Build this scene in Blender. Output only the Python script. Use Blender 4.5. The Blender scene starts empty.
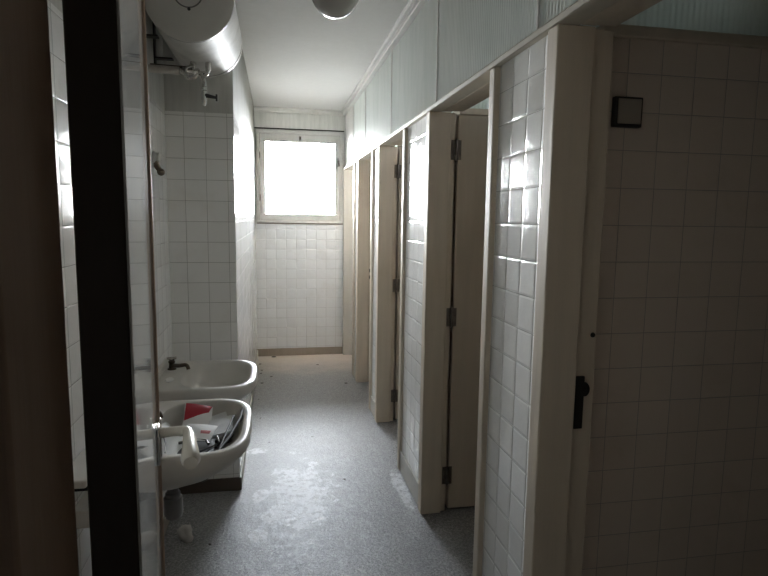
import bpy, bmesh, math, random
from mathutils import Vector, Matrix, Euler
random.seed(7)
C = bpy.context.scene.collection
SC = bpy.context.scene
PI = math.pi

# ------------------------------------------------------------------ tagging
def tag(o, label=None, cat=None, group=None, kind=None):
    if label: o['label'] = label
    if cat: o['category'] = cat
    if group: o['group'] = group
    if kind: o['kind'] = kind
    return o

def empty(name, loc, rz=0, label=None, cat=None, group=None, kind=None):
    o = bpy.data.objects.new(name, None); C.objects.link(o)
    o.empty_display_size = .05
    o.location = loc; o.rotation_euler = (0, 0, rz)
    return tag(o, label, cat, group, kind)

def wloc(o):
    v = Vector((0, 0, 0))
    while o is not None:
        v += o.location; o = o.parent
    return v

def obj(name, bm, mat, parent=None, local=False, smooth=True, bev=0, seg=2, angle=40):
    """one mesh object; geometry is given in world coordinates unless local"""
    if parent is not None and not local:
        bmesh.ops.translate(bm, verts=bm.verts, vec=-wloc(parent))
    bmesh.ops.recalc_face_normals(bm, faces=bm.faces)
    me = bpy.data.meshes.new(name); bm.to_mesh(me); bm.free()
    for m in (mat if isinstance(mat, (list, tuple)) else [mat]): me.materials.append(m)
    o = bpy.data.objects.new(name, me); C.objects.link(o)
    if parent is not None: o.parent = parent
    if smooth:
        for p in me.polygons: p.use_smooth = True
        if hasattr(me, 'set_sharp_from_angle'): me.set_sharp_from_angle(angle=math.radians(angle))
    if bev:
        b = o.modifiers.new('bevel', 'BEVEL'); b.width = bev; b.segments = seg
        b.limit_method = 'ANGLE'; b.angle_limit = math.radians(35); b.harden_normals = False
    return o

# ------------------------------------------------------------------ shapes
def box(bm, x0, x1, y0, y1, z0, z1):
    r = bmesh.ops.create_cube(bm, size=1)
    for v in r['verts']:
        v.co = Vector(((x0+x1)/2+v.co.x*(x1-x0), (y0+y1)/2+v.co.y*(y1-y0), (z0+z1)/2+v.co.z*(z1-z0)))
    return bm
def B(*a):
    bm = bmesh.new()
    if isinstance(a[0], (tuple, list)):
        for q in a: box(bm, *q)
    else: box(bm, *a)
    return bm
def frame_of(d):
    d = Vector(d).normalized()
    a = Vector((0, 0, 1)) if abs(d.z) < .9 else Vector((1, 0, 0))
    u = d.cross(a).normalized(); return u, d.cross(u).normalized()
def tube(bm, pts, r, n=14, cap=True):
    pts = [Vector(p) for p in pts]; rings = []
    rr = r if isinstance(r, (list, tuple)) else [r]*len(pts)
    u = None
    for i, p in enumerate(pts):
        d = (pts[min(i+1, len(pts)-1)]-pts[max(i-1, 0)]).normalized()
        if u is None: u, w = frame_of(d)
        else:
            u = (u - d*u.dot(d)).normalized(); w = d.cross(u)
        rings.append([bm.verts.new(p+(u*math.cos(2*PI*k/n)+w*math.sin(2*PI*k/n))*rr[i]) for k in range(n)])
    for a, b in zip(rings, rings[1:]):
        for k in range(n): bm.faces.new((a[k], a[(k+1) % n], b[(k+1) % n], b[k]))
    if cap: bm.faces.new(rings[0][::-1]); bm.faces.new(rings[-1])
    return bm
def lathe(bm, prof, origin, axis=(0, 0, 1), n=40):
    """prof = [(radius, along)]"""
    o = Vector(origin); d = Vector(axis).normalized(); u, w = frame_of(d); rings = []
    for r, h in prof:
        if r < 1e-6: rings.append([bm.verts.new(o+d*h)])
        else: rings.append([bm.verts.new(o+d*h+(u*math.cos(2*PI*k/n)+w*math.sin(2*PI*k/n))*r) for k in range(n)])
    for a, b in zip(rings, rings[1:]):
        if len(a) == 1 and len(b) == 1: continue
        for k in range(n):
            k2 = (k+1) % n
            if len(a) == 1: bm.faces.new((a[0], b[k2], b[k]))
            elif len(b) == 1: bm.faces.new((a[k], a[k2], b[0]))
            else: bm.faces.new((a[k], a[k2], b[k2], b[k]))
    return bm
def arc(p0, p1, p2, n=8):
    p0, p1, p2 = map(Vector, (p0, p1, p2))
    return [p0*(1-t)**2+p1*2*t*(1-t)+p2*t*t for t in [i/n for i in range(n+1)]]

# ------------------------------------------------------------------ materials
class NT:
    def __init__(s, name):
        s.m = bpy.data.materials.new(name); s.m.use_nodes = True
        s.t = s.m.node_tree; s.t.nodes.clear()
        s.out = s.n('ShaderNodeOutputMaterial')
    def n(s, ty, **kw):
        nd = s.t.nodes.new(ty)
        for k, v in kw.items(): setattr(nd, k, v)
        return nd
    def l(s, a, b): s.t.links.new(a, b)
    def put(s, sock, v):
        if isinstance(v, bpy.types.NodeSocket): s.l(v, sock)
        else: sock.default_value = v
    def math(s, op, a, b=0.0, c=0.0, clamp=False):
        nd = s.n('ShaderNodeMath', operation=op); nd.use_clamp = clamp
        s.put(nd.inputs[0], a); s.put(nd.inputs[1], b); s.put(nd.inputs[2], c)
        return nd.outputs[0]
    def sstep(s, v, a, b):
        nd = s.n('ShaderNodeMapRange', interpolation_type='SMOOTHSTEP')
        s.put(nd.inputs[0], v); nd.inputs[1].default_value = a; nd.inputs[2].default_value = b
        return nd.outputs[0]
    def rng(s, v, a, b, c, d):
        nd = s.n('ShaderNodeMapRange'); s.put(nd.inputs[0], v)
        for i, q in zip((1, 2, 3, 4), (a, b, c, d)): nd.inputs[i].default_value = q
        return nd.outputs[0]
    def mix(s, f, a, b, bt='MIX'):
        nd = s.n('ShaderNodeMix', data_type='RGBA', blend_type=bt)
        s.put(nd.inputs[0], f)
        for i, v in ((6, a), (7, b)):
            if isinstance(v, (tuple, list)) and len(v) == 3: v = (*v, 1)
            s.put(nd.inputs[i], v)
        return nd.outputs[2]
    def noise(s, co, scale, detail=3, rough=.5):
        nd = s.n('ShaderNodeTexNoise'); s.l(co, nd.inputs['Vector'])
        nd.inputs['Scale'].default_value = scale; nd.inputs['Detail'].default_value = detail
        nd.inputs['Roughness'].default_value = rough
        return nd.outputs[0]
    def bsdf(s, col, rough=.5, metal=0., spec=.5, coat=0., bump=None, bs=1., bd=1.):
        p = s.n('ShaderNodeBsdfPrincipled')
        if isinstance(col, (tuple, list)) and len(col) == 3: col = (*col, 1)
        s.put(p.inputs['Base Color'], col); s.put(p.inputs['Roughness'], rough)
        s.put(p.inputs['Metallic'], metal); s.put(p.inputs['Specular IOR Level'], spec)
        s.put(p.inputs['Coat Weight'], coat)
        if bump is not None:
            b = s.n('ShaderNodeBump'); b.inputs['Strength'].default_value = bs; b.inputs['Distance'].default_value = bd
            s.l(bump, b.inputs['Height']); s.l(b.outputs[0], p.inputs['Normal'])
        s.l(p.outputs[0], s.out.inputs[0]); return p
    def obj(s): return s.n('ShaderNodeTexCoord').outputs['Object']
    def pos(s): return s.n('ShaderNodeNewGeometry').outputs['Position']

def plain(name, col, rough=.5, metal=0., spec=.5, var=.12, scale=6., coat=0., bumpy=0., bscale=60):
    s = NT(name); co = s.obj()
    f = s.noise(co, scale, 4, .6)
    c = s.mix(s.rng(f, .3, .7, 0, 1), tuple(v*(1-var) for v in col), tuple(min(1, v*(1+var*.5)) for v in col))
    h = s.math('MULTIPLY', s.noise(co, bscale, 2), bumpy) if bumpy else None
    s.bsdf(c, rough, metal, spec, coat, h); return s.m

def paint(name, col, rough=.45, var=.10, grime=.25, scale=2.5, spec=.35):
    """old brushed paint: streaks, grime blots, chips"""
    s = NT(name); co = s.pos()
    mp = s.n('ShaderNodeMapping'); s.l(co, mp.inputs[0]); mp.inputs['Scale'].default_value = (9, 9, .7)
    st = s.noise(mp.outputs[0], 3, 4, .6)
    bl = s.noise(co, scale, 5, .65)
    c = s.mix(s.rng(st, .3, .7, 0, 1), tuple(v*(1-var) for v in col), col)
    c = s.mix(s.math('MULTIPLY', s.rng(bl, .55, .8, 0, 1), grime), c, tuple(v*k for v, k in zip(col, (.5, .46, .38))))
    h = s.math('MULTIPLY', s.noise(mp.outputs[0], 12, 3), .0006)
    s.bsdf(c, rough, 0, spec, 0, h); return s.m

def tile(name, ua, u0, z0, ztop, col=(.84, .84, .82), paintcol=(.70, .70, .66), size=.1094, tilt=.035, pil=.0005, rough=.11, grout=(.30, .29, .27), pw=.007):
    s = NT(name); co = s.pos()
    sp = s.n('ShaderNodeSeparateXYZ'); s.l(co, sp.inputs[0])
    U, Z = sp.outputs[ua], sp.outputs[2]
    u = s.math('DIVIDE', s.math('SUBTRACT', U, u0), size); v = s.math('DIVIDE', s.math('SUBTRACT', Z, z0), size)
    fu, fv = s.math('FRACT', u), s.math('FRACT', v)
    iu, iv = s.math('FLOOR', u), s.math('FLOOR', v)
    du = s.math('MINIMUM', fu, s.math('SUBTRACT', 1, fu)); dv = s.math('MINIMUM', fv, s.math('SUBTRACT', 1, fv))
    d = s.math('MULTIPLY', s.math('MINIMUM', du, dv), size)
    glaze = s.sstep(d, .0004, .0015)
    cv = s.n('ShaderNodeCombineXYZ'); s.l(iu, cv.inputs[0]); s.l(iv, cv.inputs[1])
    wn = s.n('ShaderNodeTexWhiteNoise', noise_dimensions='3D'); s.l(cv.outputs[0], wn.inputs[0])
    sc = s.n('ShaderNodeSeparateColor'); s.l(wn.outputs['Color'], sc.inputs[0])
    r, g, b = sc.outputs
    cu, cvv = s.math('SUBTRACT', fu, .5), s.math('SUBTRACT', fv, .5)
    t1 = s.math('MULTIPLY', s.math('MULTIPLY', s.math('SUBTRACT', r, .5), cu), size*tilt)
    t2 = s.math('MULTIPLY', s.math('MULTIPLY', s.math('SUBTRACT', g, .5), cvv), size*tilt)
    bow = s.math('MULTIPLY', s.math('ADD', s.math('MULTIPLY', cu, cu), s.math('MULTIPLY', cvv, cvv)), -.0016)
    pillow = s.math('MULTIPLY', s.sstep(d, .0005, pw), pil)
    wav = s.math('MULTIPLY', s.noise(co, 22, 2), .0008)
    H = s.math('ADD', s.math('ADD', t1, t2), s.math('ADD', s.math('ADD', bow, wav), pillow))
    isT = s.math('LESS_THAN', Z, ztop)
    glT = s.math('MULTIPLY', glaze, isT)
    dirt = s.noise(co, 3.5, 5, .65)
    tc = s.mix(s.math('MULTIPLY', b, .5), col, tuple(k*.93 for k in col))
    tc = s.mix(s.rng(dirt, .52, .85, 0, .35), tc, (col[0]*.62, col[1]*.58, col[2]*.5))
    tc = s.mix(glaze, grout, tc)
    mp = s.n('ShaderNodeMapping'); s.l(co, mp.inputs[0]); mp.inputs['Scale'].default_value = (6, 6, .8)
    st = s.noise(mp.outputs[0], 4, 5, .65)
    pc = s.mix(s.rng(st, .35, .75, 0, 1), paintcol, tuple(k*.80 for k in paintcol))
    c = s.mix(isT, pc, tc)
    ro = s.math('ADD', s.math('MULTIPLY', glT, rough-.8), .8)
    Hh = s.math('MULTIPLY', H, glT)
    s.bsdf(c, ro, 0, s.math('ADD', s.math('MULTIPLY', isT, .20), .05), 0, Hh); return s.m

M = {}
M['cream'] = paint('cream frame paint', (.60, .53, .435), .6, spec=.12)
M['pale'] = paint('lit cream frame paint', (.56, .55, .50), .6, spec=.12)  # the frame cream again, with the light at the window end put in
M['rail'] = paint('off white rail paint', (.54, .50, .42), .55, spec=.15)
M['white_frame'] = paint('chipped white window paint', (.54, .535, .51), .6, .06, .4, 9)
M['leaf'] = paint('beige door paint', (.52, .45, .36), .4)
M['ceil'] = paint('ceiling distemper', (.70, .695, .68), 1.0, .04, .12, 1.2, 0.0)
M['cornice'] = paint('cornice paint', (.72, .71, .68), .6)
M['skirt'] = paint('brown skirting', (.33, .285, .24), .4)
M['skirt2'] = paint('grey skirting paint', (.50, .48, .43), .45)
M['hall'] = plain('dim hall plaster', (.30, .28, .25), .8)
M['brown'] = paint('dark brown door stain', (.042, .029, .021), .5)
M['brownj'] = paint('brown jamb paint', (.43, .315, .235), .5)
M['gloss'] = plain('glossy grey white door enamel', (.60, .60, .57), .055, var=.06, coat=.0, bumpy=.00003, bscale=14)
M['ceramic'] = plain('glazed vitreous china', (.60, .58, .54), .32, var=.10, scale=5, spec=.2)
M['enamel'] = plain('white enamel', (.62, .61, .58), .58, var=.2, scale=10, spec=.12)
M['enamel_cap'] = plain('grey white plastic cap', (.62, .61, .58), .4, var=.05)
M['dark'] = plain('dark metal', (.035, .032, .03), .45, .6)
M['black'] = plain('black plastic', (.02, .02, .02), .5)
M['chrome'] = plain('worn chrome', (.70, .69, .66), .18, 1., var=.15, scale=30)
M['bronze'] = plain('tarnished brass', (.13, .10, .075), .35, .9, var=.4, scale=40)
M['pipe'] = plain('painted pipe', (.52, .48, .43), .45, var=.15, scale=20)
M['hinge'] = plain('old steel hinge', (.16, .14, .12), .4, .8, var=.3, scale=40)
M['plastic'] = plain('pale plastic', (.58, .56, .52), .4)
M['handle'] = plain('ivory lever plastic', (.66, .62, .54), .3)
M['trap'] = plain('grey trap plastic', (.15, .145, .14), .3)
M['plaster'] = plain('crumbled plaster', (.55, .53, .50), .9, bumpy=.003, bscale=40)
M['paper'] = plain('white paper', (.78, .78, .76), .6, var=.04)
M['paper_grey'] = plain('grey white card', (.60, .60, .59), .5, var=.05)
M['red'] = plain('red print', (.42, .012, .03), .45, var=.06)
M['pink'] = plain('pale red print', (.62, .20, .20), .5, var=.25, scale=60)
M['grit'] = plain('dark grit', (.06, .05, .045), .9)
M['beige'] = plain('beige switch plate', (.33, .30, .25), .5)

def floor_mat():
    s = NT('worn grey terrazzo floor'); co = s.pos()
    sp = s.n('ShaderNodeSeparateXYZ'); s.l(co, sp.inputs[0])
    x, y = sp.outputs[0], sp.outputs[1]
    v = s.n('ShaderNodeTexVoronoi'); s.l(co, v.inputs['Vector']); v.inputs['Scale'].default_value = 170
    vc = s.n('ShaderNodeSeparateColor'); s.l(v.outputs['Color'], vc.inputs[0])
    n1 = s.noise(co, 90, 4, .7); n2 = s.noise(co, 2.2, 5, .6)
    c = s.mix(s.rng(vc.outputs[0], 0, 1, 0, 1), (.15, .15, .15), (.44, .44, .44))
    c = s.mix(s.rng(n1, .50, .60, 0, .75), c, (.15, .15, .15))
    c = s.mix(s.rng(n2, .35, .7, 0, .45), c, (.25, .25, .25))
    # brown dust in front of the end wall
    dust = s.math('MULTIPLY', s.sstep(s.math('ADD', y, s.math('MULTIPLY', s.noise(co, 3, 4), .8)), 5.75, 6.75), .8)
    c = s.mix(dust, c, (.72, .62, .53))
    # worn white patches, with a shape of their own
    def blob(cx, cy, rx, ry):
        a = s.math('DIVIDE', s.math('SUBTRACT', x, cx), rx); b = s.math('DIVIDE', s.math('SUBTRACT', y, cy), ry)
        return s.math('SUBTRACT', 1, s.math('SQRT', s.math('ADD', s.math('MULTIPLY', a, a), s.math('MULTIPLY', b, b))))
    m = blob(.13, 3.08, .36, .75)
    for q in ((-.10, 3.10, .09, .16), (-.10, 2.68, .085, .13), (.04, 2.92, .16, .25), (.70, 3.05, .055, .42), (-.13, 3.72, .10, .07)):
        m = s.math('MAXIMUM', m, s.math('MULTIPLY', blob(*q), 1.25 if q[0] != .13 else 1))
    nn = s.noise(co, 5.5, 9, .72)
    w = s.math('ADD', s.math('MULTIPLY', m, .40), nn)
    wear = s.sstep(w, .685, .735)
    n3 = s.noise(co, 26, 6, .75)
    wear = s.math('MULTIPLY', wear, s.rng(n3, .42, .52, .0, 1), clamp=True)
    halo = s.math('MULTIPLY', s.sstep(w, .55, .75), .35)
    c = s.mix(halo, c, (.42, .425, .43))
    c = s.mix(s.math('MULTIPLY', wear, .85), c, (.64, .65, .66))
    n4 = s.noise(co, 30, 3, .6)
    ro = s.rng(n4, .3, .7, .30, .48)
    h = s.math('MULTIPLY', s.noise(co, 70, 4, .7), .0022)
    h = s.math('ADD', h, s.math('MULTIPLY', s.noise(co, 7, 2), .004))
    s.bsdf(c, ro, 0, .35, 0, h); return s.m
M['floor'] = floor_mat()

def fluted_mat(tl, name):
    s = NT(name); co = s.pos()
    mp = s.n('ShaderNodeMapping'); s.l(co, mp.inputs[0]); mp.inputs['Scale'].default_value = (5, 5, .8)
    st = s.noise(mp.outputs[0], 3, 5, .6)
    c = s.mix(s.rng(st, .35, .7, 0, 1), (.91, .95, .92, 1), (.78, .84, .80, 1))
    d = s.n('ShaderNodeBsdfDiffuse'); s.l(c, d.inputs[0])
    t = s.n('ShaderNodeBsdfTranslucent'); s.put(t.inputs[0], (.86, .93, .89, 1))
    g = s.n('ShaderNodeBsdfGlossy'); g.inputs['Roughness'].default_value = .22; g.inputs[0].default_value = (1, 1, 1, 1)
    fr = s.n('ShaderNodeFresnel'); fr.inputs[0].default_value = 1.5
    a = s.n('ShaderNodeMixShader'); a.inputs[0].default_value = tl; s.l(d.outputs[0], a.inputs[1]); s.l(t.outputs[0], a.inputs[2])
    b = s.n('ShaderNodeMixShader'); s.l(fr.outputs[0], b.inputs[0]); s.l(a.outputs[0], b.inputs[1]); s.l(g.outputs[0], b.inputs[2])
    s.l(b.outputs[0], s.out.inputs[0]); return s.m
M['fluted'] = fluted_mat(.18, 'greenish fluted glass'); M['fluted2'] = fluted_mat(.65, 'clearer fluted glass')

def pane_mat():
    s = NT('dusty window glass'); co = s.pos()
    tr = s.n('ShaderNodeBsdfTransparent'); tr.inputs[0].default_value = (.96, .97, .97, 1)
    g = s.n('ShaderNodeBsdfGlossy'); g.inputs['Roughness'].default_value = .02
    fr = s.n('ShaderNodeFresnel'); fr.inputs[0].default_value = 1.45
    b = s.n('ShaderNodeMixShader'); s.l(fr.outputs[0], b.inputs[0]); s.l(tr.outputs[0], b.inputs[1]); s.l(g.outputs[0], b.inputs[2])
    s.l(b.outputs[0], s.out.inputs[0]); return s.m
M['pane'] = pane_mat()

def opal_mat():
    s = NT('opal lamp glass')
    s.bsdf((.42, .42, .38), .12, 0, .6, .3); return s.m
M['opal'] = opal_mat()

T = .1094
M['tile_end'] = tile('white tiles end wall', 0, -.108, .209, 1.467, col=(.74, .765, .79), paintcol=(.68, .68, .65), grout=(.40, .40, .39))
M['tile_recess'] = tile('white tiles recess end', 0, -.467, 1.408, 2.083, paintcol=(.58, .58, .55))
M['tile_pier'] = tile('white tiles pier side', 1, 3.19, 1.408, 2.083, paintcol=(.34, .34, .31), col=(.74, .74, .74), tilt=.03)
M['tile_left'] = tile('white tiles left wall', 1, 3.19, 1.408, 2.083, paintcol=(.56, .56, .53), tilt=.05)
M['tile_right'] = tile('white tiles cabin front', 1, 1.464+.105, 1.427, 2.2, tilt=.075, pil=.0011, pw=.009)
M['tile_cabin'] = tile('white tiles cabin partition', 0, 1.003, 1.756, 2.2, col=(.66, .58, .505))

# ------------------------------------------------------------------ dimensions
XL, XW, XR = -.2136, -.557, .748
YE, YP, ZC = 6.373, 3.19, 2.694
RB, RT = 2.065, 2.092
XO = 1.95                                    # outer wall of the cabins
FAR = [1.464, 2.75, 4.125, 5.205, 6.31]      # far jamb of each cabin doorway
NEAR = [None, 1.953, 3.34, 4.467, 5.51]      # near jamb
YW = .45                                     # room face of the entrance wall is at .45

def struct(name, bm, mat, label, cat, **k):
    return tag(obj(name, bm, mat, **k), label, cat, kind='structure')

# ------------------------------------------------------------------ shell
struct('floor', B(-2.6, 2.4, -2.2, 6.75, -.12, 0), M['floor'], 'worn grey speckled floor with white patches running to the window', 'floor')
struct('ceiling', B(-2.6, 2.4, -2.2, 6.75, ZC, ZC+.12), M['ceil'], 'plain off-white ceiling above the corridor', 'ceiling')
WX0, WX1, WZ0, WZ1 = -.200, .742, 1.475, 2.472
VX0, VX1, VZ0 = 1.02, 1.78, 1.90               # added unseen window brightening the last cabin, in the same outside wall
struct('wall_end', B((-.9, 2.1, YE, YE+.26, 0, WZ0), (-.9, 2.1, YE, YE+.26, WZ1, ZC), (-.9, WX0, YE, YE+.26, WZ0, WZ1), (WX1, VX0, YE, YE+.26, WZ0, WZ1), (VX0, VX1, YE, YE+.26, WZ0, VZ0), (VX1, 2.1, YE, YE+.26, WZ0, WZ1)),
       M['tile_end'], 'white tiled end wall below and around the bright window', 'wall', smooth=False)
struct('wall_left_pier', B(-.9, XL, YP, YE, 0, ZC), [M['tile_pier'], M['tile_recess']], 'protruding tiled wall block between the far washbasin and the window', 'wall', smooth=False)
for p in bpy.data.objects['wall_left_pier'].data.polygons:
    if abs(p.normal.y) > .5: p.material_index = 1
struct('wall_left', B(-.75, XW, YW, YP, 0, ZC), M['tile_left'], 'tiled left wall carrying the washbasins and the water heater', 'wall', smooth=False)
CV = [(2.00, 2.28), (3.10, 4.00)]               # added unseen clerestory windows that brighten the second and third cabin
CZ0, CZ1 = 2.18, 2.60
struct('wall_right', B((XO, XO+.12, YW, YE, 0, CZ0), (XO, XO+.12, YW, YE, CZ1, ZC), (XO, XO+.12, YW, CV[0][0], CZ0, CZ1), (XO, XO+.12, CV[0][1], CV[1][0], CZ0, CZ1), (XO, XO+.12, CV[1][1], YE, CZ0, CZ1)), M['tile_cabin'], 'outer wall at the back of the toilet cabins', 'wall', smooth=False)
struct('wall_front_left', B(-2.6, -.2, .37, YW, 0, ZC), M['hall'], 'dark wall left of the entrance doorway', 'wall', smooth=False)
struct('wall_front_right', B(.74, 2.4, .37, YW, 0, ZC), M['hall'], 'dark wall right of the entrance doorway', 'wall', smooth=False)
struct('wall_front_top', B(-.2, .74, .37, YW, 2.16, ZC), M['hall'], 'dark wall above the entrance doorway', 'wall', smooth=False)
struct('wall_back', B(-2.6, 2.4, -2.2, -2.08, 0, ZC), M['hall'], 'wall at the back of the dark hall', 'wall', smooth=False)
struct('wall_hall_left', B(-2.6, -2.48, -2.08, .37, 0, ZC), M['hall'], 'left wall of the dark hall', 'wall', smooth=False)
struct('wall_hall_right', B(2.28, 2.4, -2.08, .37, 0, ZC), M['hall'], 'right wall of the dark hall', 'wall', smooth=False)

# cabin fronts (tiled strips between the doorways)
spans = [(1.464, 1.953), (2.75, 3.34), (4.125, 4.467), (5.205, 5.51)]
names = ['nearest', 'second', 'third', 'farthest']
FRONT = ['wide tiled cabin front nearest the camera with wavy glossy reflections', 'second tiled cabin front with grey skirting and pale floor stain below',
         'narrow third tiled cabin front farther along the corridor', 'narrowest tiled cabin front closest to the window']
for i, (a, b) in enumerate(spans):
    struct('wall_right_front', B(XR+.006, .86, a+.03, b-.03, 0, RB), M['tile_right'], FRONT[i], 'wall', smooth=False)
    if i:
        struct('baseboard_right', B(XR-.006, .80, a+.052, b-.045, 0, .125), M['skirt2'],
               'painted skirting board below the %s tiled cabin front' % names[i], 'baseboard', bev=.003)
# partitions between cabins
PART = ['dim tiled partition wall at right carrying the square switch', 'tiled partition behind the open beige cabin door',
        'tiled partition inside the third cabin doorway', 'tiled partition inside the fourth cabin doorway']
for i, f in enumerate(FAR[:4]):
    y0 = f+.087
    struct('wall_partition', B(.86, XO, y0, y0+.10, 0, RB+.005), M['tile_cabin'], PART[i], 'wall', smooth=False)
    struct('trim_partition', B(.912, XO, y0-.014, y0+.114, RB+.005, RB+.038), M['cream'], ['top rail on the dim partition with the square switch', 'top rail on the partition behind the open beige door',
        'top rail on the partition in the third cabin', 'top rail on the partition in the fourth cabin'][i], 'trim', bev=.004)
# long rail above the doors
struct('trim_rail', B((.733, .80, YW, YE, RB, RT-.006), (.739, .79, YW, YE, RT-.006, RT)), M['rail'], 'long painted rail above the cabin doors under the glass', 'trim', bev=.003)
# cornices
struct('trim_cornice_right', B((.728, .80, YW, YE, 2.645, ZC), (.705, .76, YW, YE, 2.672, ZC)), M['cornice'], 'white ceiling moulding along the top of the fluted glass', 'trim', bev=.006)
struct('trim_cornice_end', B((XL, .80, YE-.022, YE, 2.645, ZC), (XL, .80, YE-.045, YE, 2.672, ZC)), M['cornice'], 'white ceiling moulding above the window', 'trim', bev=.006)
struct('trim_corner_post', B(.757, .84, 5.76, YE, RT, 2.65), M['cornice'], 'pale flat board closing the glass wall at the window end', 'trim', bev=.003)
struct('baseboard_end', B(XL, .735, YE-.014, YE, 0, .084), M['skirt'], 'brown skirting board under the window wall', 'baseboard', bev=.004)
struct('baseboard_pier', B(XL-.001, XL+.010, YP, YE-.014, 0, .075), M['skirt2'], 'low grey skirting along the protruding left wall', 'baseboard', bev=.003)
struct('baseboard_recess', B(XW, XL+.010, YP-.012, YP, 0, .075), plain('shade-darkened brown skirting', (.09, .07, .055), .5), 'skirting coloured dark for the shade in the recess behind the far washbasin', 'baseboard', bev=.003)  # shade under the basins put into this darker skirting colour
struct('baseboard_left', B(XW, XW+.012, YW+.6, YP-.012, 0, .075), M['skirt'], 'dark skirting on the left wall under the washbasins', 'baseboard', bev=.003)

# ------------------------------------------------------------------ cabin doors
def hinge(par, x, y, z):
    bm = bmesh.new()
    tube(bm, [(x, y-.004, z-.055), (x, y-.004, z-.048), (x, y-.004, z+.048), (x, y-.004, z+.055)], [.004, .008, .008, .004], 12)
    box(bm, x-.026, x, y-.0025, y+.001, z-.048, z+.048)
    box(bm, x, x+.026, y-.0025, y+.001, z-.048, z+.048)
    return obj('hinge', bm, M['hinge'], par)
LAB = ['nearest cabin doorway at right with dark lock plate in its jamb', 'second cabin doorway with a beige door standing open inside',
       'third cabin doorway with beige open door and dark hinges', 'fourth cabin doorway with two small lock plates on its jamb', 'last cabin doorway beside the window wall']
for i in range(5):
    yj = FAR[i]; yn = NEAR[i]; y_start = yn if yn else YW
    d = empty('door_%d' % (i+1), (.80, yj, 0), 0, LAB[i], 'door', 'cabin doorways along the corridor', 'structure')
    # far jamb: outer part, rebate, lining
    top = RB
    obj('far_jamb', B((XR-.012, .845, yj, yj+.062, 0, top), (.845, .874 if i in (1, 2) else .912, yj+.018, yj+.087, 0, top), (.80, .86, yj+.05, yj+.087, 0, top)), M['pale'] if i == 4 else M['cream'], d, bev=.004)
    if yn:
        obj('near_jamb', B((XR-.014, .845, yn-.05, yn, 0, top), (.845, .912, yn-.06, yn-.018, 0, top), (.80, .86, yn-.087, yn-.04, 0, top)), M['cream'], d, bev=.006, seg=3)
    else:
        obj('near_jamb', B(XR-.012, .912, YW, YW+.06, 0, top), M['cream'], d, bev=.004)
    ys = (yn if yn else YW+.06)
    obj('head', B((.80, .845, ys, yj, RB, RB+.02), (.845, .912, ys-.018, yj+.018, RB+.008, RB+.03)), M['cream'], d, bev=.003)
    if i in (1, 2):
        hx, hy = .874, yj+.012
        y0 = yj+.019
        obj('leaf', B(.890, 1.56, y0, y0+.036, .012, 2.056), M['leaf'], d, bev=.003)
        for z in (1.888, 1.05, .20): hinge(d, hx+.006, hy+.006, z)
    if i == 0:
        lp = obj('lock_plate', B((.850, .878, yj+.010, yj+.019, .944, 1.102)), M['dark'], d, bev=.002)
        bm = bmesh.new(); lathe(bm, [(0, -.010), (.020, -.010), (.022, -.004), (.020, 0), (0, 0)], (.880, yj+.019, 1.062), (0, 1, 0), 24)
        for v in bm.verts: v.co.x = .878+(v.co.x-.878)*.75
        obj('strike_lip', bm, M['dark'], lp)
        bm = bmesh.new(); lathe(bm, [(0, -.006), (.006, -.005), (.008, 0), (0, .001)], (.899, yj+.019, 1.222), (0, 1, 0), 14)
        obj('screw_head', bm, M['dark'], d)
    if i == 3:
        for z in (1.0, 1.062):
            obj('lock_plate', B(.850, .868, yj+.012, yj+.019, z-.016, z+.016), M['dark'], d, bev=.002)
    if i == 4:
        # frame lining that runs on to the end wall
        obj('lining', B(.80, .912, yj+.06, YE, 0, top), M['pale'], d)

# ------------------------------------------------------------------ fluted glass
def fluted_pane(name, axis, a, b, fixed, z0, z1, label, group):
    """corrugated on both faces, pitch 2 cm, along Y (axis 1) or X (axis 0)"""
    bm = bmesh.new(); pitch, amp, th = .020, .0010, .005
    n = max(8, int((b-a)/pitch*6)); rows = []
    for k in range(n+1):
        t = a+(b-a)*k/n; off = amp*math.sin(2*PI*(t-a)/pitch)
        q = []
        for s_, z in ((0, z0), (0, z1), (th, z1), (th, z0)):
            f = fixed+off+s_
            q.append(bm.verts.new((f, t, z) if axis == 1 else (t, f, z)))
        rows.append(q)
    for p, q in zip(rows, rows[1:]):
        for j in range(4): bm.faces.new((p[j], p[(j+1) % 4], q[(j+1) % 4], q[j]))
    bm.faces.new(rows[0]); bm.faces.new(rows[-1][::-1])
    c = ((fixed, (a+b)/2, z0) if axis == 1 else ((a+b)/2, fixed, z0))
    e = empty(name, c, 0, label, 'glass panel', group, 'structure')
    obj('pane', bm, M['fluted' if axis == 1 else 'fluted2'], e, angle=60)
    if axis == 1:
        obj('glazing_bar', B(fixed-.006, fixed+.010, b-.004, b+.004, z0, z1), M['cornice'], e)
    return e
GX = .766
ys = [YW, .553, 1.653, 2.739, 3.844, 4.967, 5.76]
gl = ['short fluted glass panel beside the entrance wall', 'fluted glass panel above the nearest cabin doorway', 'fluted glass panel above the second cabin doorway',
      'fluted glass panel above the third cabin doorway', 'greenish glass panel above the fourth cabin doorway', 'greenish glass panel closest to the window end board']
for i in range(6):
    fluted_pane('fluted_glass_panel', 1, ys[i]+.004, ys[i+1]-.004, GX, RT, 2.66, gl[i], 'fluted glass panels above the cabins')
for i, f in enumerate(FAR[:4]):
    fluted_pane('fluted_glass_panel', 0, .80, XO, f+.135, RB+.038, ZC-.002,
                ['fluted glass above the dim partition with the square switch', 'fluted glass seen above the open beige door in the second doorway',
                 'fluted glass above the partition of the third cabin', 'fluted glass above the partition of the fourth cabin'][i], 'fluted glass panels above the partitions')

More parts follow.
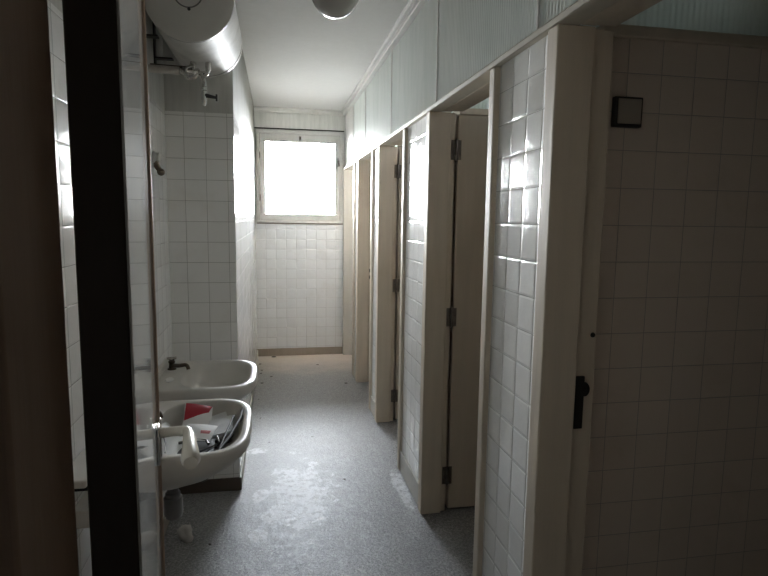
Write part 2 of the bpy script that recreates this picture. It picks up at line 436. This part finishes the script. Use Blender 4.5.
# ------------------------------------------------------------------ window
w = empty('window_1', ((WX0+WX1)/2, YE, WZ0), 0, 'bright white-framed window in the end wall', 'window', None, 'structure')
fy0, fy1 = YE-.018, YE+.09
F = .042
obj('window_frame', B((WX0, WX1, fy0, fy1, WZ1-F, WZ1), (WX0, WX1, fy0, fy1, WZ0, WZ0+F*.8), (WX0, WX0+F, fy0, fy1, WZ0+F*.8, WZ1-F), (WX1-F, WX1, fy0, fy1, WZ0+F*.8, WZ1-F)), M['white_frame'], w, bev=.004)
sx0, sx1, sz0, sz1 = WX0+F-.001, WX1-F+.001, WZ0+F*.8-.001, WZ1-F+.001
px0, px1, pz0, pz1 = -.102, .647, 1.580, 2.347
sy0, sy1 = YE-.010, YE+.04
sash = obj('sash', B((sx0, sx1, sy0, sy1, pz1, sz1), (sx0, sx1, sy0, sy1, sz0, pz0), (sx0, px0, sy0, sy1, pz0, pz1), (px1, sx1, sy0, sy1, pz0, pz1)), M['white_frame'], w, bev=.005)
obj('pane', B(px0-.005, px1+.005, YE+.022, YE+.026, pz0-.005, pz1+.005), M['pane'], sash, smooth=False)
g_ = .0035
obj('sash_gap_line', B((sx0-.001, sx0+g_, sy0-.001, sy0+.003, sz0, sz1), (sx1-g_, sx1+.001, sy0-.001, sy0+.003, sz0, sz1), (sx0, sx1, sy0-.001, sy0+.003, sz0-.001, sz0+g_), (sx0, sx1, sy0-.001, sy0+.003, sz1-.002, sz1+.001)), M['skirt'], w, smooth=False)  # thin dark strips drawing the gap lines round the sash
bm = B((.255, .279, sy0-.006, sy0+.002, 2.372, 2.408)); lathe(bm, [(0, -.02), (.007, -.018), (.008, 0)], (.267, sy0, 2.398), (0, 1, 0), 14); tube(bm, [(.267, sy0-.014, 2.40), (.262, sy0-.018, 2.378), (.266, sy0-.016, 2.355)], .0045, 10)
obj('window_latch', bm, M['hinge'], sash)
bm = B((.672, .684, sy0-.008, sy0+.002, 2.10, 2.19)); tube(bm, [(.678, sy0-.006, 2.17), (.682, sy0-.03, 2.165), (.690, sy0-.034, 2.10)], .006, 10)
obj('window_handle', bm, M['hinge'], sash)
for z in (1.75, 2.2):
    bm = bmesh.new(); tube(bm, [(sx0-.002, sy0-.008, z-.035), (sx0-.002, sy0-.008, z+.035)], .006, 10); obj('hinge', bm, M['hinge'], sash)
obj('dirt_ledge', B(WX0, WX1, YE-.021, YE-.017, WZ0-.004, WZ0+.006), M['hinge'], w)
struct('trim_window_head', B(XL, .745, YE-.007, YE, WZ1+.004, WZ1+.016), M['dark'], 'thin dark gap line above the window frame', 'trim')

w2 = empty('window_2', ((VX0+VX1)/2, YE, VZ0), 0, 'small high window added to brighten the last cabin', 'window', None, 'structure')
obj('window_frame', B((VX0, VX1, fy0, fy1, WZ1-F, WZ1), (VX0, VX1, fy0, fy1, VZ0, VZ0+F), (VX0, VX0+F, fy0, fy1, VZ0+F, WZ1-F), (VX1-F, VX1, fy0, fy1, VZ0+F, WZ1-F)), M['white_frame'], w2, bev=.004)
obj('pane', B(VX0+F-.005, VX1-F+.005, YE+.022, YE+.026, VZ0+F-.005, WZ1-F+.005), M['pane'], w2, smooth=False)

for i, (a, b) in enumerate(CV):
    w3 = empty('window_%d' % (i+3), (XO, (a+b)/2, CZ0), 0, ['small high window added to brighten the second cabin', 'small high window added to brighten the third cabin'][i], 'window', None, 'structure')
    obj('window_frame', B((XO-.01, XO+.06, a, b, CZ1-.035, CZ1), (XO-.01, XO+.06, a, b, CZ0, CZ0+.035), (XO-.01, XO+.06, a, a+.035, CZ0+.035, CZ1-.035), (XO-.01, XO+.06, b-.035, b, CZ0+.035, CZ1-.035)), M['white_frame'], w3, bev=.004)
    obj('pane', B(XO+.022, XO+.026, a+.03, b-.03, CZ0+.03, CZ1-.03), M['pane'], w3, smooth=False)

# ------------------------------------------------------------------ entrance door at left
ED = empty('door_6', (-.1285, .462, 0), math.atan2(.1457, .788), 'dark-edged entrance door standing open at left with pale lever handle', 'door', None, 'structure')
DH = 2.10
obj('leaf', B(-.0185, .0165, 0, .792, .012, DH), M['brown'], ED, local=True, bev=.002)
obj('face_panel', B(.0165, .0185, .001, .786, .013, DH-.001), M['gloss'], ED, local=True, smooth=False)
obj('edge_strip', B(-.0185, .0255, .792, .801, .012, DH), M['brownj'], ED, local=True, bev=.002)
bm = B(.0185, .0245, .735, .785, 1.035, 1.115)
pl = obj('escutcheon', bm, M['chrome'], ED, local=True, bev=.002)
obj('lock_forend', B(.0255, .0275, .790, .7995, 1.032, 1.118), M['chrome'], ED, local=True, bev=.0008)
bm = bmesh.new()
hz = 1.098
pts = [(.02, .757, hz), (.050, .757, hz), (.062, .756, hz)]+arc((.066, .754, hz), (.081, .752, hz), (.081, .735, hz-.001), 6)+[(.081, .70, hz-.005), (.080, .630, hz-.012), (.079, .612, hz-.013)]
rr = [.011, .010, .0105]+[.011]*7+[.0135, .0185, .013]
tube(bm, pts, rr, 16)
obj('lever_handle', bm, M['handle'], ED, local=True)
# frame of the entrance door
EF = empty('trim_entrance', (-.176, .40, 0), 0, 'dark brown door frame post at the left edge of the picture', 'door frame', None, 'structure')
obj('left_jamb', B((-.20, -.152, .351, .45, 0, 2.115), (-.27, -.196, .345, .372, 0, 2.115)), M['brownj'], EF, bev=.003)
obj('right_jamb', B((.69, .74, .351, .45, 0, 2.115)), M['brownj'], EF, bev=.003)
obj('head', B(-.20, .74, .351, .45, 2.115, 2.165), M['brownj'], EF, bev=.003)

# ------------------------------------------------------------------ washbasins
def outline(cx, cy, ax0, ax1, ay, nf, nb, n=72):
    """star outline round (cx,cy): front (+x) half size ax1 exponent nf, back half size ax0 exponent nb"""
    pts = []
    for k in range(n):
        t = 2*PI*k/n; c, s = math.cos(t), math.sin(t)
        e, a = (nf, ax1) if c >= 0 else (nb, ax0)
        # blend by direct angle for smoothness
        r = (abs(c/a)**e+abs(s/ay)**e)**(-1/e)
        pts.append((cx+r*c, cy+r*s))
    return pts
def loft(bm, loops, cap0=True, cap1=True):
    R = [[bm.verts.new(p) for p in L] for L in loops]
    for a, b in zip(R, R[1:]):
        n = len(a)
        for k in range(n): bm.faces.new((a[k], a[(k+1) % n], b[(k+1) % n], b[k]))
    if cap0: bm.faces.new(R[0][::-1])
    if cap1: bm.faces.new(R[-1])
    return R
def basin_body(yc, hw):
    D = .463; x0 = XW; cx = x0+D*.5
    bm = bmesh.new(); zr = .80
    def O(k, z, ex=0):  # outer loop scaled, z may depend on x
        pts = outline(cx, yc, D*.5-ex*.2, D*.5-ex, hw-ex, 3.6, 9)
        out = []
        for x, y in pts:
            x2 = x0+(x-x0)*k; y2 = yc+(y-yc)*k
            out.append((x2, y2, z((x-x0)/D) if callable(z) else z))
        return out
    def I(k, z, dx=0):
        pts = outline(x0+.285, yc, .165, .150, hw-.032, 3.2, 3.4)
        c = (x0+.275, yc)
        return [(c[0]+(x-c[0])*k+dx, c[1]+(y-c[1])*k, z) for x, y in pts]
    lo = [O(.55, lambda s: .640-.01*s), O(.80, lambda s: .655+.035*s), O(.95, lambda s: .685+.055*s), O(.99, lambda s: .715+.045*s), O(1, .765+.0),
          O(1, .788), O(1, .7965, .002), O(1, .80, .006), O(1, .801, .012)]
    lo += [I(1.0, .801), I(.985, .798), I(.965, .788), I(.93, .755), I(.86, .715), I(.72, .690), I(.45, .680), I(.12, .678)]
    loft(bm, lo)
    # raised back ledge against the wall
    box(bm, x0, x0+.022, yc-hw+.012, yc+hw-.012, .79, .828)
    return bm
def drain(yc):
    bm = bmesh.new(); x = XW+.276
    lathe(bm, [(0, .6795), (.022, .6795), (.028, .681), (.030, .6785)], (x, yc, 0), (0, 0, 1), 24); return bm
def basin_tap(par, x, y):
    t = empty('tap', (x, y, .80)); t.parent = par; t.location = Vector((x, y, .80))-wloc(par)
    z = .801
    bm = bmesh.new(); lathe(bm, [(0, -.001), (.021, -.001), (.021, .004), (.014, .008), (.0135, .030), (.016, .034), (.016, .042), (.009, .047), (0, .048)], (x, y, z), (0, 0, 1), 24)
    obj('tap_body', bm, M['bronze'], t)
    bm = bmesh.new(); dx, dy = .74, -.67
    P_ = lambda r, q: (x+dx*r, y+dy*r, z+q)
    tube(bm, [P_(.004, .020), P_(.05, .026), P_(.085, .034)]+arc(P_(.10, .037), P_(.118, .037), P_(.120, .018), 5), [.010, .010, .0095]+[.009]*6, 14)
    obj('spout', bm, M['bronze'], t)
    bm = bmesh.new()
    tube(bm, [(x-.022, y-.004, z+.056), (x, y, z+.053), (x+.022, y+.004, z+.056)], [.006, .009, .006], 10)
    lathe(bm, [(.006, .045), (.009, .050), (.008, .058), (0, .061)], (x, y, z), (0, 0, 1), 16)
    obj('tap_handle', bm, M['chrome'], t)
def trap(par, x, y):
    bm = bmesh.new(); lathe(bm, [(.0, .66), (.020, .66), (.020, .55), (.026, .548), (.026, .535), (.033, .53), (.034, .47), (.028, .455), (0, .45)], (x, y, 0), (0, 0, 1), 24)
    t = obj('trap', bm, M['trap'], par)
    bm = bmesh.new(); tube(bm, [(x-.03, y, .515), (x-.08, y, .515), (XW+.004, y, .515)], .015, 14); lathe(bm, [(.015, 0), (.03, 0), (.03, .008), (.015, .010)], (XW+.002, y, .515), (1, 0, 0), 20)
    obj('waste_pipe', bm, M['plastic'], t)
def basin(yc, hw, tap_y, label):
    r = empty('washbasin', (XW+.23, yc, .64), 0, label, 'washbasin', 'washbasins on the left wall')
    obj('bowl', basin_body(yc, hw), M['ceramic'], r, angle=55)
    obj('drain', drain(yc), M['dark'], r)
    basin_tap(r, XW+.052, tap_y)
    trap(r, XW+.180, yc)
    return r
basin(2.078, .297, 2.19, 'near white washbasin filled with papers and rubbish')
basin(2.765, .266, 2.865, 'far empty white washbasin with a dark tap')
# soap ledge moulding line of the far basin: small sliver of soap
bm = bmesh.new(); lathe(bm, [(0, 0), (.014, 0), (.018, .004), (.015, .009), (0, .010)], (0, 0, 0), (0, 0, 1), 20)
for v in bm.verts: v.co = Vector((v.co.x*1.0+XW+.075, v.co.y*1.9+2.66, v.co.z+.801))
tag(obj('soap_bar', bm, M['paper']), 'thin pale soap sliver on the back ledge of the far washbasin', 'soap')

# ------------------------------------------------------------------ rubbish in the near basin
def sheet(pts, th=.0016, sag=.004, n=8):
    """a thin curved slab through four corners (a,b,c,d)"""
    a, b, c, d = [Vector(p) for p in pts]; bm = bmesh.new(); G = []
    nrm = (b-a).cross(d-a).normalized()
    if nrm.z < 0: nrm = -nrm
    for side in (0, 1):
        g = []
        for i in range(n+1):
            row = []
            for j in range(n+1):
                u, v = i/n, j/n
                p = a*(1-u)*(1-v)+b*u*(1-v)+c*u*v+d*(1-u)*v
                p = p+nrm*(sag*(math.sin(PI*u)*.7+math.sin(PI*v*1.3)*.5)-th*side)
                row.append(bm.verts.new(p))
            g.append(row)
        G.append(g)
    for g, fl in zip(G, (False, True)):
        for i in range(n):
            for j in range(n):
                q = (g[i][j], g[i+1][j], g[i+1][j+1], g[i][j+1]); bm.faces.new(q[::-1] if fl else q)
    t, u = G
    for i in range(n):
        bm.faces.new((t[i][0], u[i][0], u[i+1][0], t[i+1][0])); bm.faces.new((t[i][n], t[i+1][n], u[i+1][n], u[i][n]))
        bm.faces.new((t[0][i], t[0][i+1], u[0][i+1], u[0][i])); bm.faces.new((t[n][i], u[n][i], u[n][i+1], t[n][i+1]))
    return bm
def flyer(name, corners, mat, label, cat, group=None, th=.0016, sag=.004):
    c = sum((Vector(p) for p in corners), Vector())/4
    e = empty(name, c, 0, label, cat, group)
    obj('sheet', sheet(corners, th, sag), mat, e); return e
G_ = 'papers in the near washbasin'
e = flyer('leaflet', [(-.362, 2.312, .806), (-.255, 2.312, .785), (-.252, 2.13, .722), (-.352, 2.13, .730)], M['paper'], 'white leaflet with a big red block leaning at the back of the basin', 'leaflet', G_)
obj('red_print', sheet([(-.357, 2.309, .8065), (-.256, 2.309, .786), (-.268, 2.268, .7765), (-.353, 2.215, .7695)], .0008, .0040), M['red'], e)
e = flyer('card_sheet', [(-.298, 2.24, .752), (-.203, 2.295, .769), (-.170, 2.13, .735), (-.245, 2.075, .732)], M['paper_grey'], 'grey-white card lying behind the front white leaflet', 'card', G_, .002, .003)
e = flyer('card_sheet', [(-.262, 2.225, .758), (-.172, 2.255, .768), (-.165, 2.12, .752), (-.245, 2.08, .750)], M['paper_grey'], 'grey card at the front-right of the paper heap', 'card', G_, .002, .002)
e = flyer('leaflet', [(-.329, 2.155, .776), (-.219, 2.13, .770), (-.238, 2.02, .757), (-.321, 2.03, .760)], M['paper'], 'white leaflet with pale red print on top of the heap', 'leaflet', G_, .0016, .004)
obj('pale_red_print', sheet([(-.275, 2.088, .7735), (-.238, 2.080, .7715), (-.243, 2.062, .7685), (-.274, 2.068, .7700)], .0005, .0010, 4), M['pink'], e)
flyer('paper_sheet', [(-.462, 2.25, .775), (-.402, 2.215, .752), (-.412, 2.10, .760), (-.452, 2.11, .775)], M['paper_grey'], 'bent grey sheet at the wall side of the basin', 'paper', G_, .0012, .006)
flyer('paper_sheet', [(-.42, 2.16, .742), (-.33, 2.15, .742), (-.33, 1.96, .737), (-.42, 1.96, .742)], M['paper'], 'white sheet under the pale door handle in the basin', 'paper', G_, .0012, .006)
e = empty('booklet', (-.29, 2.0, .735), 0, 'dark grey booklet under the front white leaflet', 'booklet', G_)
obj('pages', sheet([(-.345, 2.05, .738), (-.225, 2.07, .745), (-.215, 1.93, .742), (-.335, 1.91, .736)], .010, .002), plain('slate cover', (.13, .135, .14), .5), e)
def strip(pts, r, label, mat, name='plastic_strip', cat='strip'):
    bm = bmesh.new(); tube(bm, pts, r, 8); return tag(obj(name, bm, mat), label, cat, 'black strips and wires in the near washbasin')
strip([(-.345, 2.04, .748), (-.28, 2.035, .757), (-.250, 2.03, .756), (-.238, 1.99, .758)], .005, 'black bent strip just below the front white leaflet', M['black'])
strip([(-.29, 1.90, .757), (-.22, 1.97, .758), (-.16, 2.05, .762)], .0035, 'thin black rod lying slanted across the rubbish', M['black'], 'thin_rod', 'rod')
strip([(-.205, 1.90, .755), (-.17, 2.02, .765), (-.140, 2.16, .785), (-.132, 2.25, .796)], .006, 'dark strip leaning along the front inner rim', M['black'])
strip([(-.200, 1.92, .756), (-.182, 2.05, .772), (-.165, 2.19, .786)], .004, 'thinner dark strip beside the one at the front rim', M['black'])
strip([(-.25, 1.88, .755), (-.235, 1.95, .752), (-.20, 1.99, .757), (-.215, 2.06, .757)], .0028, 'thin dark wire curled at the near rim', M['black'], 'wire', 'wire')
strip([(-.41, 2.10, .762), (-.385, 2.02, .756), (-.375, 1.95, .752)], .002, 'thin wire standing beside the door handle', M['black'], 'wire', 'wire')
# loose crumbs of rubbish filling the bottom of the bowl
rnd = random.Random(3)
bm = bmesh.new()
for k in range(90):
    a = rnd.uniform(0, 2*PI); r = math.sqrt(rnd.random())
    x, y = XW+.275+.13*r*math.cos(a), 2.078+.22*r*math.sin(a)
    g = bmesh.ops.create_icosphere(bm, subdivisions=1, radius=rnd.uniform(.008, .022))
    mt = Matrix.Translation((x, y, .693+rnd.uniform(0, .012))) @ Euler((rnd.uniform(0, 3), rnd.uniform(0, 3), 0)).to_matrix().to_4x4() @ Matrix.Diagonal((1.5, 1, .45, 1))
    bmesh.ops.transform(bm, matrix=mt, verts=g['verts'])
tag(obj('rubbish_crumbs', bm, plain('rubbish', (.15, .145, .14), .8, var=.9, scale=45), smooth=False), 'dark crumbled rubbish under the papers in the near washbasin', 'rubbish', kind='stuff')

# ------------------------------------------------------------------ water heater
HX, HZ, HR, HY0, HY1 = -.333, 2.418, .175, 2.50, 3.13
wh = empty('water_heater', (HX, (HY0+HY1)/2, HZ-HR), 0, 'white horizontal cylinder water heater mounted high on the left wall', 'water heater')
bm = bmesh.new(); lathe(bm, [(HR-.006, 0), (HR, .004), (HR, HY1-HY0-.05)], (HX, HY0+.012, HZ), (0, 1, 0), 72); obj('tank', bm, M['enamel'], wh)
bm = bmesh.new(); lathe(bm, [(0, -.016), (.10, -.014), (HR-.03, -.010), (HR-.012, -.004), (HR+.001, .006), (HR+.001, .012), (HR-.008, .013)], (HX, HY0, HZ), (0, 1, 0), 72)
cap = obj('end_cap', bm, M['enamel_cap'], wh)
bm = bmesh.new(); lathe(bm, [(.052, -.0155), (.055, -.018), (.058, -.0145)], (HX, HY0, HZ+.005), (0, 1, 0), 40); obj('dial_ring', bm, M['trap'], cap)
bm = bmesh.new(); lathe(bm, [(0, -.0185), (.006, -.018), (.007, -.013), (0, -.012)], (HX+.003, HY0, HZ-.056), (0, 1, 0), 14); obj('screw_head', bm, M['black'], cap)
bm = bmesh.new(); lathe(bm, [(HR-.004, .0135), (HR+.0008, .0145), (HR+.0008, .0175), (HR-.004, .0185)], (HX, HY0, HZ), (0, 1, 0), 72); obj('seam_ring', bm, M['dark'], wh)
bm = bmesh.new(); lathe(bm, [(HR-.004, 0), (HR+.002, .002), (HR+.002, .03), (HR-.01, .045), (.08, .052), (0, .053)], (HX, HY1-.05, HZ), (0, 1, 0), 72); c2 = obj('end_cap', bm, M['enamel'], wh)
bm = bmesh.new(); lathe(bm, [(HR-.004, -.004), (HR+.0008, -.003), (HR+.0008, 0), (HR-.004, .001)], (HX, HY1-.05, HZ), (0, 1, 0), 72); obj('seam_ring', bm, M['dark'], wh)
for y in (2.62, 2.97):
    obj('bracket', B((XW, XW+.006, y-.02, y+.02, HZ-.19, HZ+.13), (XW, HX-HR*.80, y-.02, y+.02, HZ-.135, HZ-.129), (XW, HX-HR*.9, y-.02, y+.02, HZ+.07, HZ+.076)), M['dark'], wh)
for dx, dy in ((-.03, 2.83), (.035, 2.83)):
    bm = bmesh.new(); lathe(bm, [(.013, 0), (.013, .045), (.017, .045), (.017, .06), (0, .06)], (HX+dx, dy, HZ-HR-.035), (0, 0, 1), 16); obj('pipe_stub', bm, M['chrome'], wh)

wp = empty('water_pipe', (XW, 2.83, 2.20), 0, 'pale horizontal pipe with chrome valves and black-handled tap under the water heater', 'pipe')
Y_ = 2.83
bm = bmesh.new(); tube(bm, [(XW-.001, Y_, 2.206), (-.47, Y_, 2.204), (-.425, Y_, 2.203)], .0175, 18); obj('pipe', bm, M['pipe'], wp)
bm = bmesh.new(); tube(bm, [(XW+.002, Y_+.03, 2.228), (-.44, Y_+.03, 2.225)]+arc((-.40, Y_+.03, 2.225), (HX-.035, Y_+.02, 2.225), (HX-.03, Y_, 2.205), 5), .008, 12); obj('pipe', bm, M['bronze'], wp)
bm = bmesh.new()
tube(bm, [(-.43, Y_, 2.203), (-.395, Y_, 2.202), (-.36, Y_, 2.200), (-.335, Y_, 2.198)], [.012, .016, .012, .013], 14)
lathe(bm, [(.014, 0), (.020, .004), (.020, .022), (.014, .026)], (-.415, Y_, 2.202), (1, 0, 0), 6)
lathe(bm, [(.014, 0), (.019, .003), (.019, .02), (.014, .024)], (-.36, Y_, 2.200), (1, 0, 0), 6)
tube(bm, [(HX-.03, Y_, 2.19), (HX-.03, Y_, 2.235)], .012, 12); tube(bm, [(HX+.035, Y_, 2.235)]+arc((HX+.035, Y_, 2.215), (HX+.035, Y_, 2.195), (HX, Y_, 2.198), 5), .010, 12)
obj('valve', bm, M['chrome'], wp)
bm = bmesh.new()
tube(bm, arc((HX-.03, Y_-.012, 2.225), (HX-.075, Y_-.02, 2.215), (HX-.062, Y_-.02, 2.182), 6)+arc((HX-.055, Y_-.02, 2.165), (HX-.02, Y_-.02, 2.165), (HX-.012, Y_-.012, 2.19), 6), .0075, 10)
tube(bm, arc((HX+.035, Y_-.012, 2.225), (HX+.045, Y_-.02, 2.19), (HX+.012, Y_-.02, 2.178), 6), .0075, 10)
obj('flexible_hose', bm, M['chrome'], wp)
bm = bmesh.new(); tube(bm, [(-.345, Y_, 2.20), (-.325, Y_-.01, 2.19), (-.316, Y_-.01, 2.155), (-.318, Y_-.01, 2.125)], [.009, .010, .010, .012], 12); lathe(bm, [(.012, 0), (.016, .003), (.016, .016), (.012, .019)], (-.318, Y_-.01, 2.118), (0, 0, 1), 6); obj('pipe', bm, M['chrome'], wp)
bm = bmesh.new(); tube(bm, [(-.318, Y_-.01, 2.125), (-.318, Y_-.01, 2.085), (-.319, Y_-.01, 2.052)], [.010, .013, .008], 12)
tp = obj('tap', bm, M['chrome'], wp)
bm = bmesh.new(); tube(bm, [(-.312, Y_-.012, 2.098), (-.285, Y_-.014, 2.093), (-.262, Y_-.016, 2.089)], [.010, .008, .006], 10); box(bm, -.266, -.258, Y_-.021, Y_-.011, 2.074, 2.104); obj('tap_handle', bm, M['black'], tp)

# ------------------------------------------------------------------ ceiling lamp
cl = empty('ceiling_lamp', (.257, 2.55, ZC), 0, 'round dark opal globe lamp under the ceiling', 'lamp')
bm = bmesh.new(); lathe(bm, [(0, ZC-.001), (.075, ZC-.001), (.078, ZC-.012), (.070, ZC-.075), (.066, ZC-.085), (0, ZC-.085)], (.257, 2.55, 0), (0, 0, 1), 40); obj('lamp_base', bm, M['cornice'], cl)
bm = bmesh.new(); R_ = .104; zc = 2.497
lathe(bm, [(R_*math.sin(a), zc-R_*math.cos(a)) for a in [PI*i/22 for i in range(0, 20)]], (.257, 2.55, 0), (0, 0, 1), 56); obj('lamp_shade', bm, M['opal'], cl)

# ------------------------------------------------------------------ small fittings
sw = empty('wall_switch', (1.005, 1.551, 1.866), 0, 'square black-framed switch with beige plate on the dim tiled wall', 'switch')
obj('frame', B(.957, 1.046, 1.532, 1.551, 1.820, 1.905), M['black'], sw, bev=.003)
obj('rocker', B(.967, 1.040, 1.529, 1.535, 1.829, 1.899), M['beige'], sw, bev=.002)
fx = empty('wall_hook', (XW, 2.851, 1.78), 0, 'small white and dark round hook on the tiles beside the door edge', 'hook')
bm = bmesh.new(); lathe(bm, [(0, 0), (.028, 0), (.028, .006), (.020, .016), (.022, .03), (0, .04)], (XW, 2.851, 1.815), (1, 0, 0), 24); obj('knob', bm, M['enamel'], fx)
bm = bmesh.new(); tube(bm, [(XW+.014, 2.851, 1.80), (XW+.016, 2.851, 1.775), (XW+.03, 2.851, 1.755)], [.010, .014, .013], 12); bmesh.ops.create_uvsphere(bm, u_segments=16, v_segments=10, radius=.018, matrix=Matrix.Translation((XW+.034, 2.851, 1.748))); obj('hook_arm', bm, M['bronze'], fx)

# shelf and stop valve seen through the hinge gap
sh = empty('soap_shelf', (XW, 1.62, .86), 0, 'pale ceramic shelf on the left wall glimpsed through the hinge gap', 'shelf')
obj('board', B(XW, XW+.075, 1.50, 1.72, .852, .874), M['ceramic'], sh, bev=.006, seg=3)
obj('bracket', B(XW, XW+.05, 1.60, 1.615, .80, .852), M['dark'], sh)
vb = empty('pipe_valve', (XW, 1.68, .70), 0, 'white pipe box with dark curved hose below the wall shelf', 'valve')
obj('cover', B(XW, XW+.055, 1.60, 1.735, .69, .742), M['plastic'], vb, bev=.004)
bm = bmesh.new(); tube(bm, arc((XW+.03, 1.732, .845), (XW+.085, 1.722, .79), (XW+.03, 1.72, .742), 8), .008, 10); obj('hose', bm, M['black'], vb)
bm = bmesh.new(); tube(bm, [(XW+.02, 1.71, .69), (XW+.02, 1.72, .58), (XW+.025, 1.735, .40), (XW+.025, 1.735, .0)], .010, 10); obj('pipe', bm, M['pipe'], vb)

# crumbled lump on the floor below the basin
bm = bmesh.new(); bmesh.ops.create_icosphere(bm, subdivisions=3, radius=.036)
from mathutils import noise as mnoise
for v in bm.verts:
    v.co *= 1+.55*mnoise.noise(v.co*38)+.25*mnoise.noise(v.co*90)
    v.co = Vector((v.co.x*.95, v.co.y*.9, max(v.co.z*1.25, -.034)))
zmin = min(v.co.z for v in bm.verts)
bmesh.ops.translate(bm, verts=bm.verts, vec=(-.435, 2.70, .0005-zmin))
tag(obj('plaster_lump', bm, M['plaster'], angle=70), 'pale broken plaster lump on the dark floor under the near washbasin', 'lump')

# grit on the floor
for i, (x, y) in enumerate([(-.035, 6.295), (-.158, 5.638), (-.174, 6.008), (-.056, 5.511), (.634, 5.186), (.238, 3.916), (-.058, 3.858), (-.155, 4.814), (-.151, 5.755), (.389, 3.219), (-.321, 2.645), (-.14, 5.3), (-.13, 4.35), (.42, 5.9)]):
    bm = bmesh.new(); s_ = .007 if y < 5 else .012
    if i == 0: s_ = .02
    bmesh.ops.create_icosphere(bm, subdivisions=1, radius=s_)
    for v in bm.verts: v.co = Vector((v.co.x*rnd.uniform(.9, 1.6), v.co.y*rnd.uniform(.8, 1.4), v.co.z*.35))
    zm = min(v.co.z for v in bm.verts)
    bmesh.ops.translate(bm, verts=bm.verts, vec=(x, y, -zm))
    tag(obj('grit_flake', bm, M['grit'], smooth=False), 'small dark flake of grit lying on the grey floor', 'grit', 'dark grit flakes scattered on the floor')

# ------------------------------------------------------------------ light
wd = bpy.data.worlds.new('daylight'); SC.world = wd; wd.use_nodes = True
nt = wd.node_tree; nt.nodes.clear()
out = nt.nodes.new('ShaderNodeOutputWorld'); bg = nt.nodes.new('ShaderNodeBackground')
tc = nt.nodes.new('ShaderNodeTexCoord'); sp = nt.nodes.new('ShaderNodeSeparateXYZ'); cr = nt.nodes.new('ShaderNodeValToRGB'); mr = nt.nodes.new('ShaderNodeMapRange')
nt.links.new(tc.outputs['Generated'], sp.inputs[0]); nt.links.new(sp.outputs[2], mr.inputs[0])
mr.inputs[1].default_value = -1; mr.inputs[2].default_value = 1
nt.links.new(mr.outputs[0], cr.inputs[0]); nt.links.new(cr.outputs[0], bg.inputs[0])
rp = cr.color_ramp; rp.elements[0].position = 0; rp.elements[1].position = 1
def stop(p, c):
    e = rp.elements.new(p); e.color = (*c, 1)
rp.elements[0].color = (.03, .03, .03, 1)
stop(.44, (.035, .035, .035)); stop(.49, (.95, .97, 1.0)); stop(.57, (.95, .97, 1.0)); stop(.62, (.22, .23, .25)); stop(.75, (.20, .215, .24)); stop(.82, (1.25, 1.30, 1.38))
rp.elements[-1].color = (1.9, 1.97, 2.1, 1)
# sky glow added straight ahead of the window to push light down the corridor
fm = nt.nodes.new('ShaderNodeMapRange'); fm.interpolation_type = 'SMOOTHSTEP'
nt.links.new(sp.outputs[1], fm.inputs[0])
for i_, q_ in zip((1, 2, 3, 4), (.74, .985, 52.0, 305.0)): fm.inputs[i_].default_value = q_
nt.links.new(fm.outputs[0], bg.inputs[1])
nt.links.new(bg.outputs[0], out.inputs[0])
for x0, x1, z0, z1 in ((WX0, WX1, WZ0, WZ1), (VX0, VX1, VZ0, WZ1)):
    ld = bpy.data.lights.new('window_portal', 'AREA'); ld.shape = 'RECTANGLE'; ld.size = x1-x0-.01; ld.size_y = z1-z0-.01
    ld.cycles.is_portal = True                                   # only guides sampling of the sky through the opening
    lo = bpy.data.objects.new('window_portal', ld); C.objects.link(lo)
    lo.location = ((x0+x1)/2, YE+.27, (z0+z1)/2); lo.rotation_euler = (-PI/2, 0, 0)
    lo['kind'] = 'helper'

for a, b in CV:
    ld = bpy.data.lights.new('window_portal', 'AREA'); ld.shape = 'RECTANGLE'; ld.size = CZ1-CZ0-.01; ld.size_y = b-a-.01
    ld.cycles.is_portal = True
    lo = bpy.data.objects.new('window_portal', ld); C.objects.link(lo)
    lo.location = (XO+.13, (a+b)/2, (CZ0+CZ1)/2); lo.rotation_euler = (0, PI/2, 0)
    lo['kind'] = 'helper'
# ------------------------------------------------------------------ camera
F_, yaw, pitch, roll = 570.56, .188, .1222, .0137
fwd = Vector((math.sin(yaw)*math.cos(pitch), math.cos(yaw)*math.cos(pitch), -math.sin(pitch)))
r = fwd.cross(Vector((0, 0, 1))).normalized(); u = r.cross(fwd)
r2 = r*math.cos(roll)+u*math.sin(roll); u2 = u*math.cos(roll)-r*math.sin(roll)
cam = bpy.data.cameras.new('camera'); co_ = bpy.data.objects.new('camera', cam); C.objects.link(co_)
mw = Matrix.Identity(4)
for i in range(3):
    mw[i][0], mw[i][1], mw[i][2] = r2[i], u2[i], -fwd[i]
mw[0][3], mw[1][3], mw[2][3] = 0, 0, 1.55
co_.matrix_world = mw
cam.sensor_fit = 'HORIZONTAL'; cam.sensor_width = 36; cam.lens = F_*36/768; cam.clip_start = .02
SC.camera = co_

SC.view_settings.view_transform = 'Standard'; SC.view_settings.look = 'None'
SC.view_settings.gamma = 1; SC.view_settings.use_curve_mapping = False
SC.view_settings.exposure = .1
cy = SC.cycles
cy.max_bounces = 24; cy.diffuse_bounces = 14; cy.glossy_bounces = 8; cy.transmission_bounces = 8; cy.transparent_max_bounces = 12
cy.use_denoising = True
cy.sample_clamp_indirect = 0
cy.caustics_reflective = False; cy.caustics_refractive = False
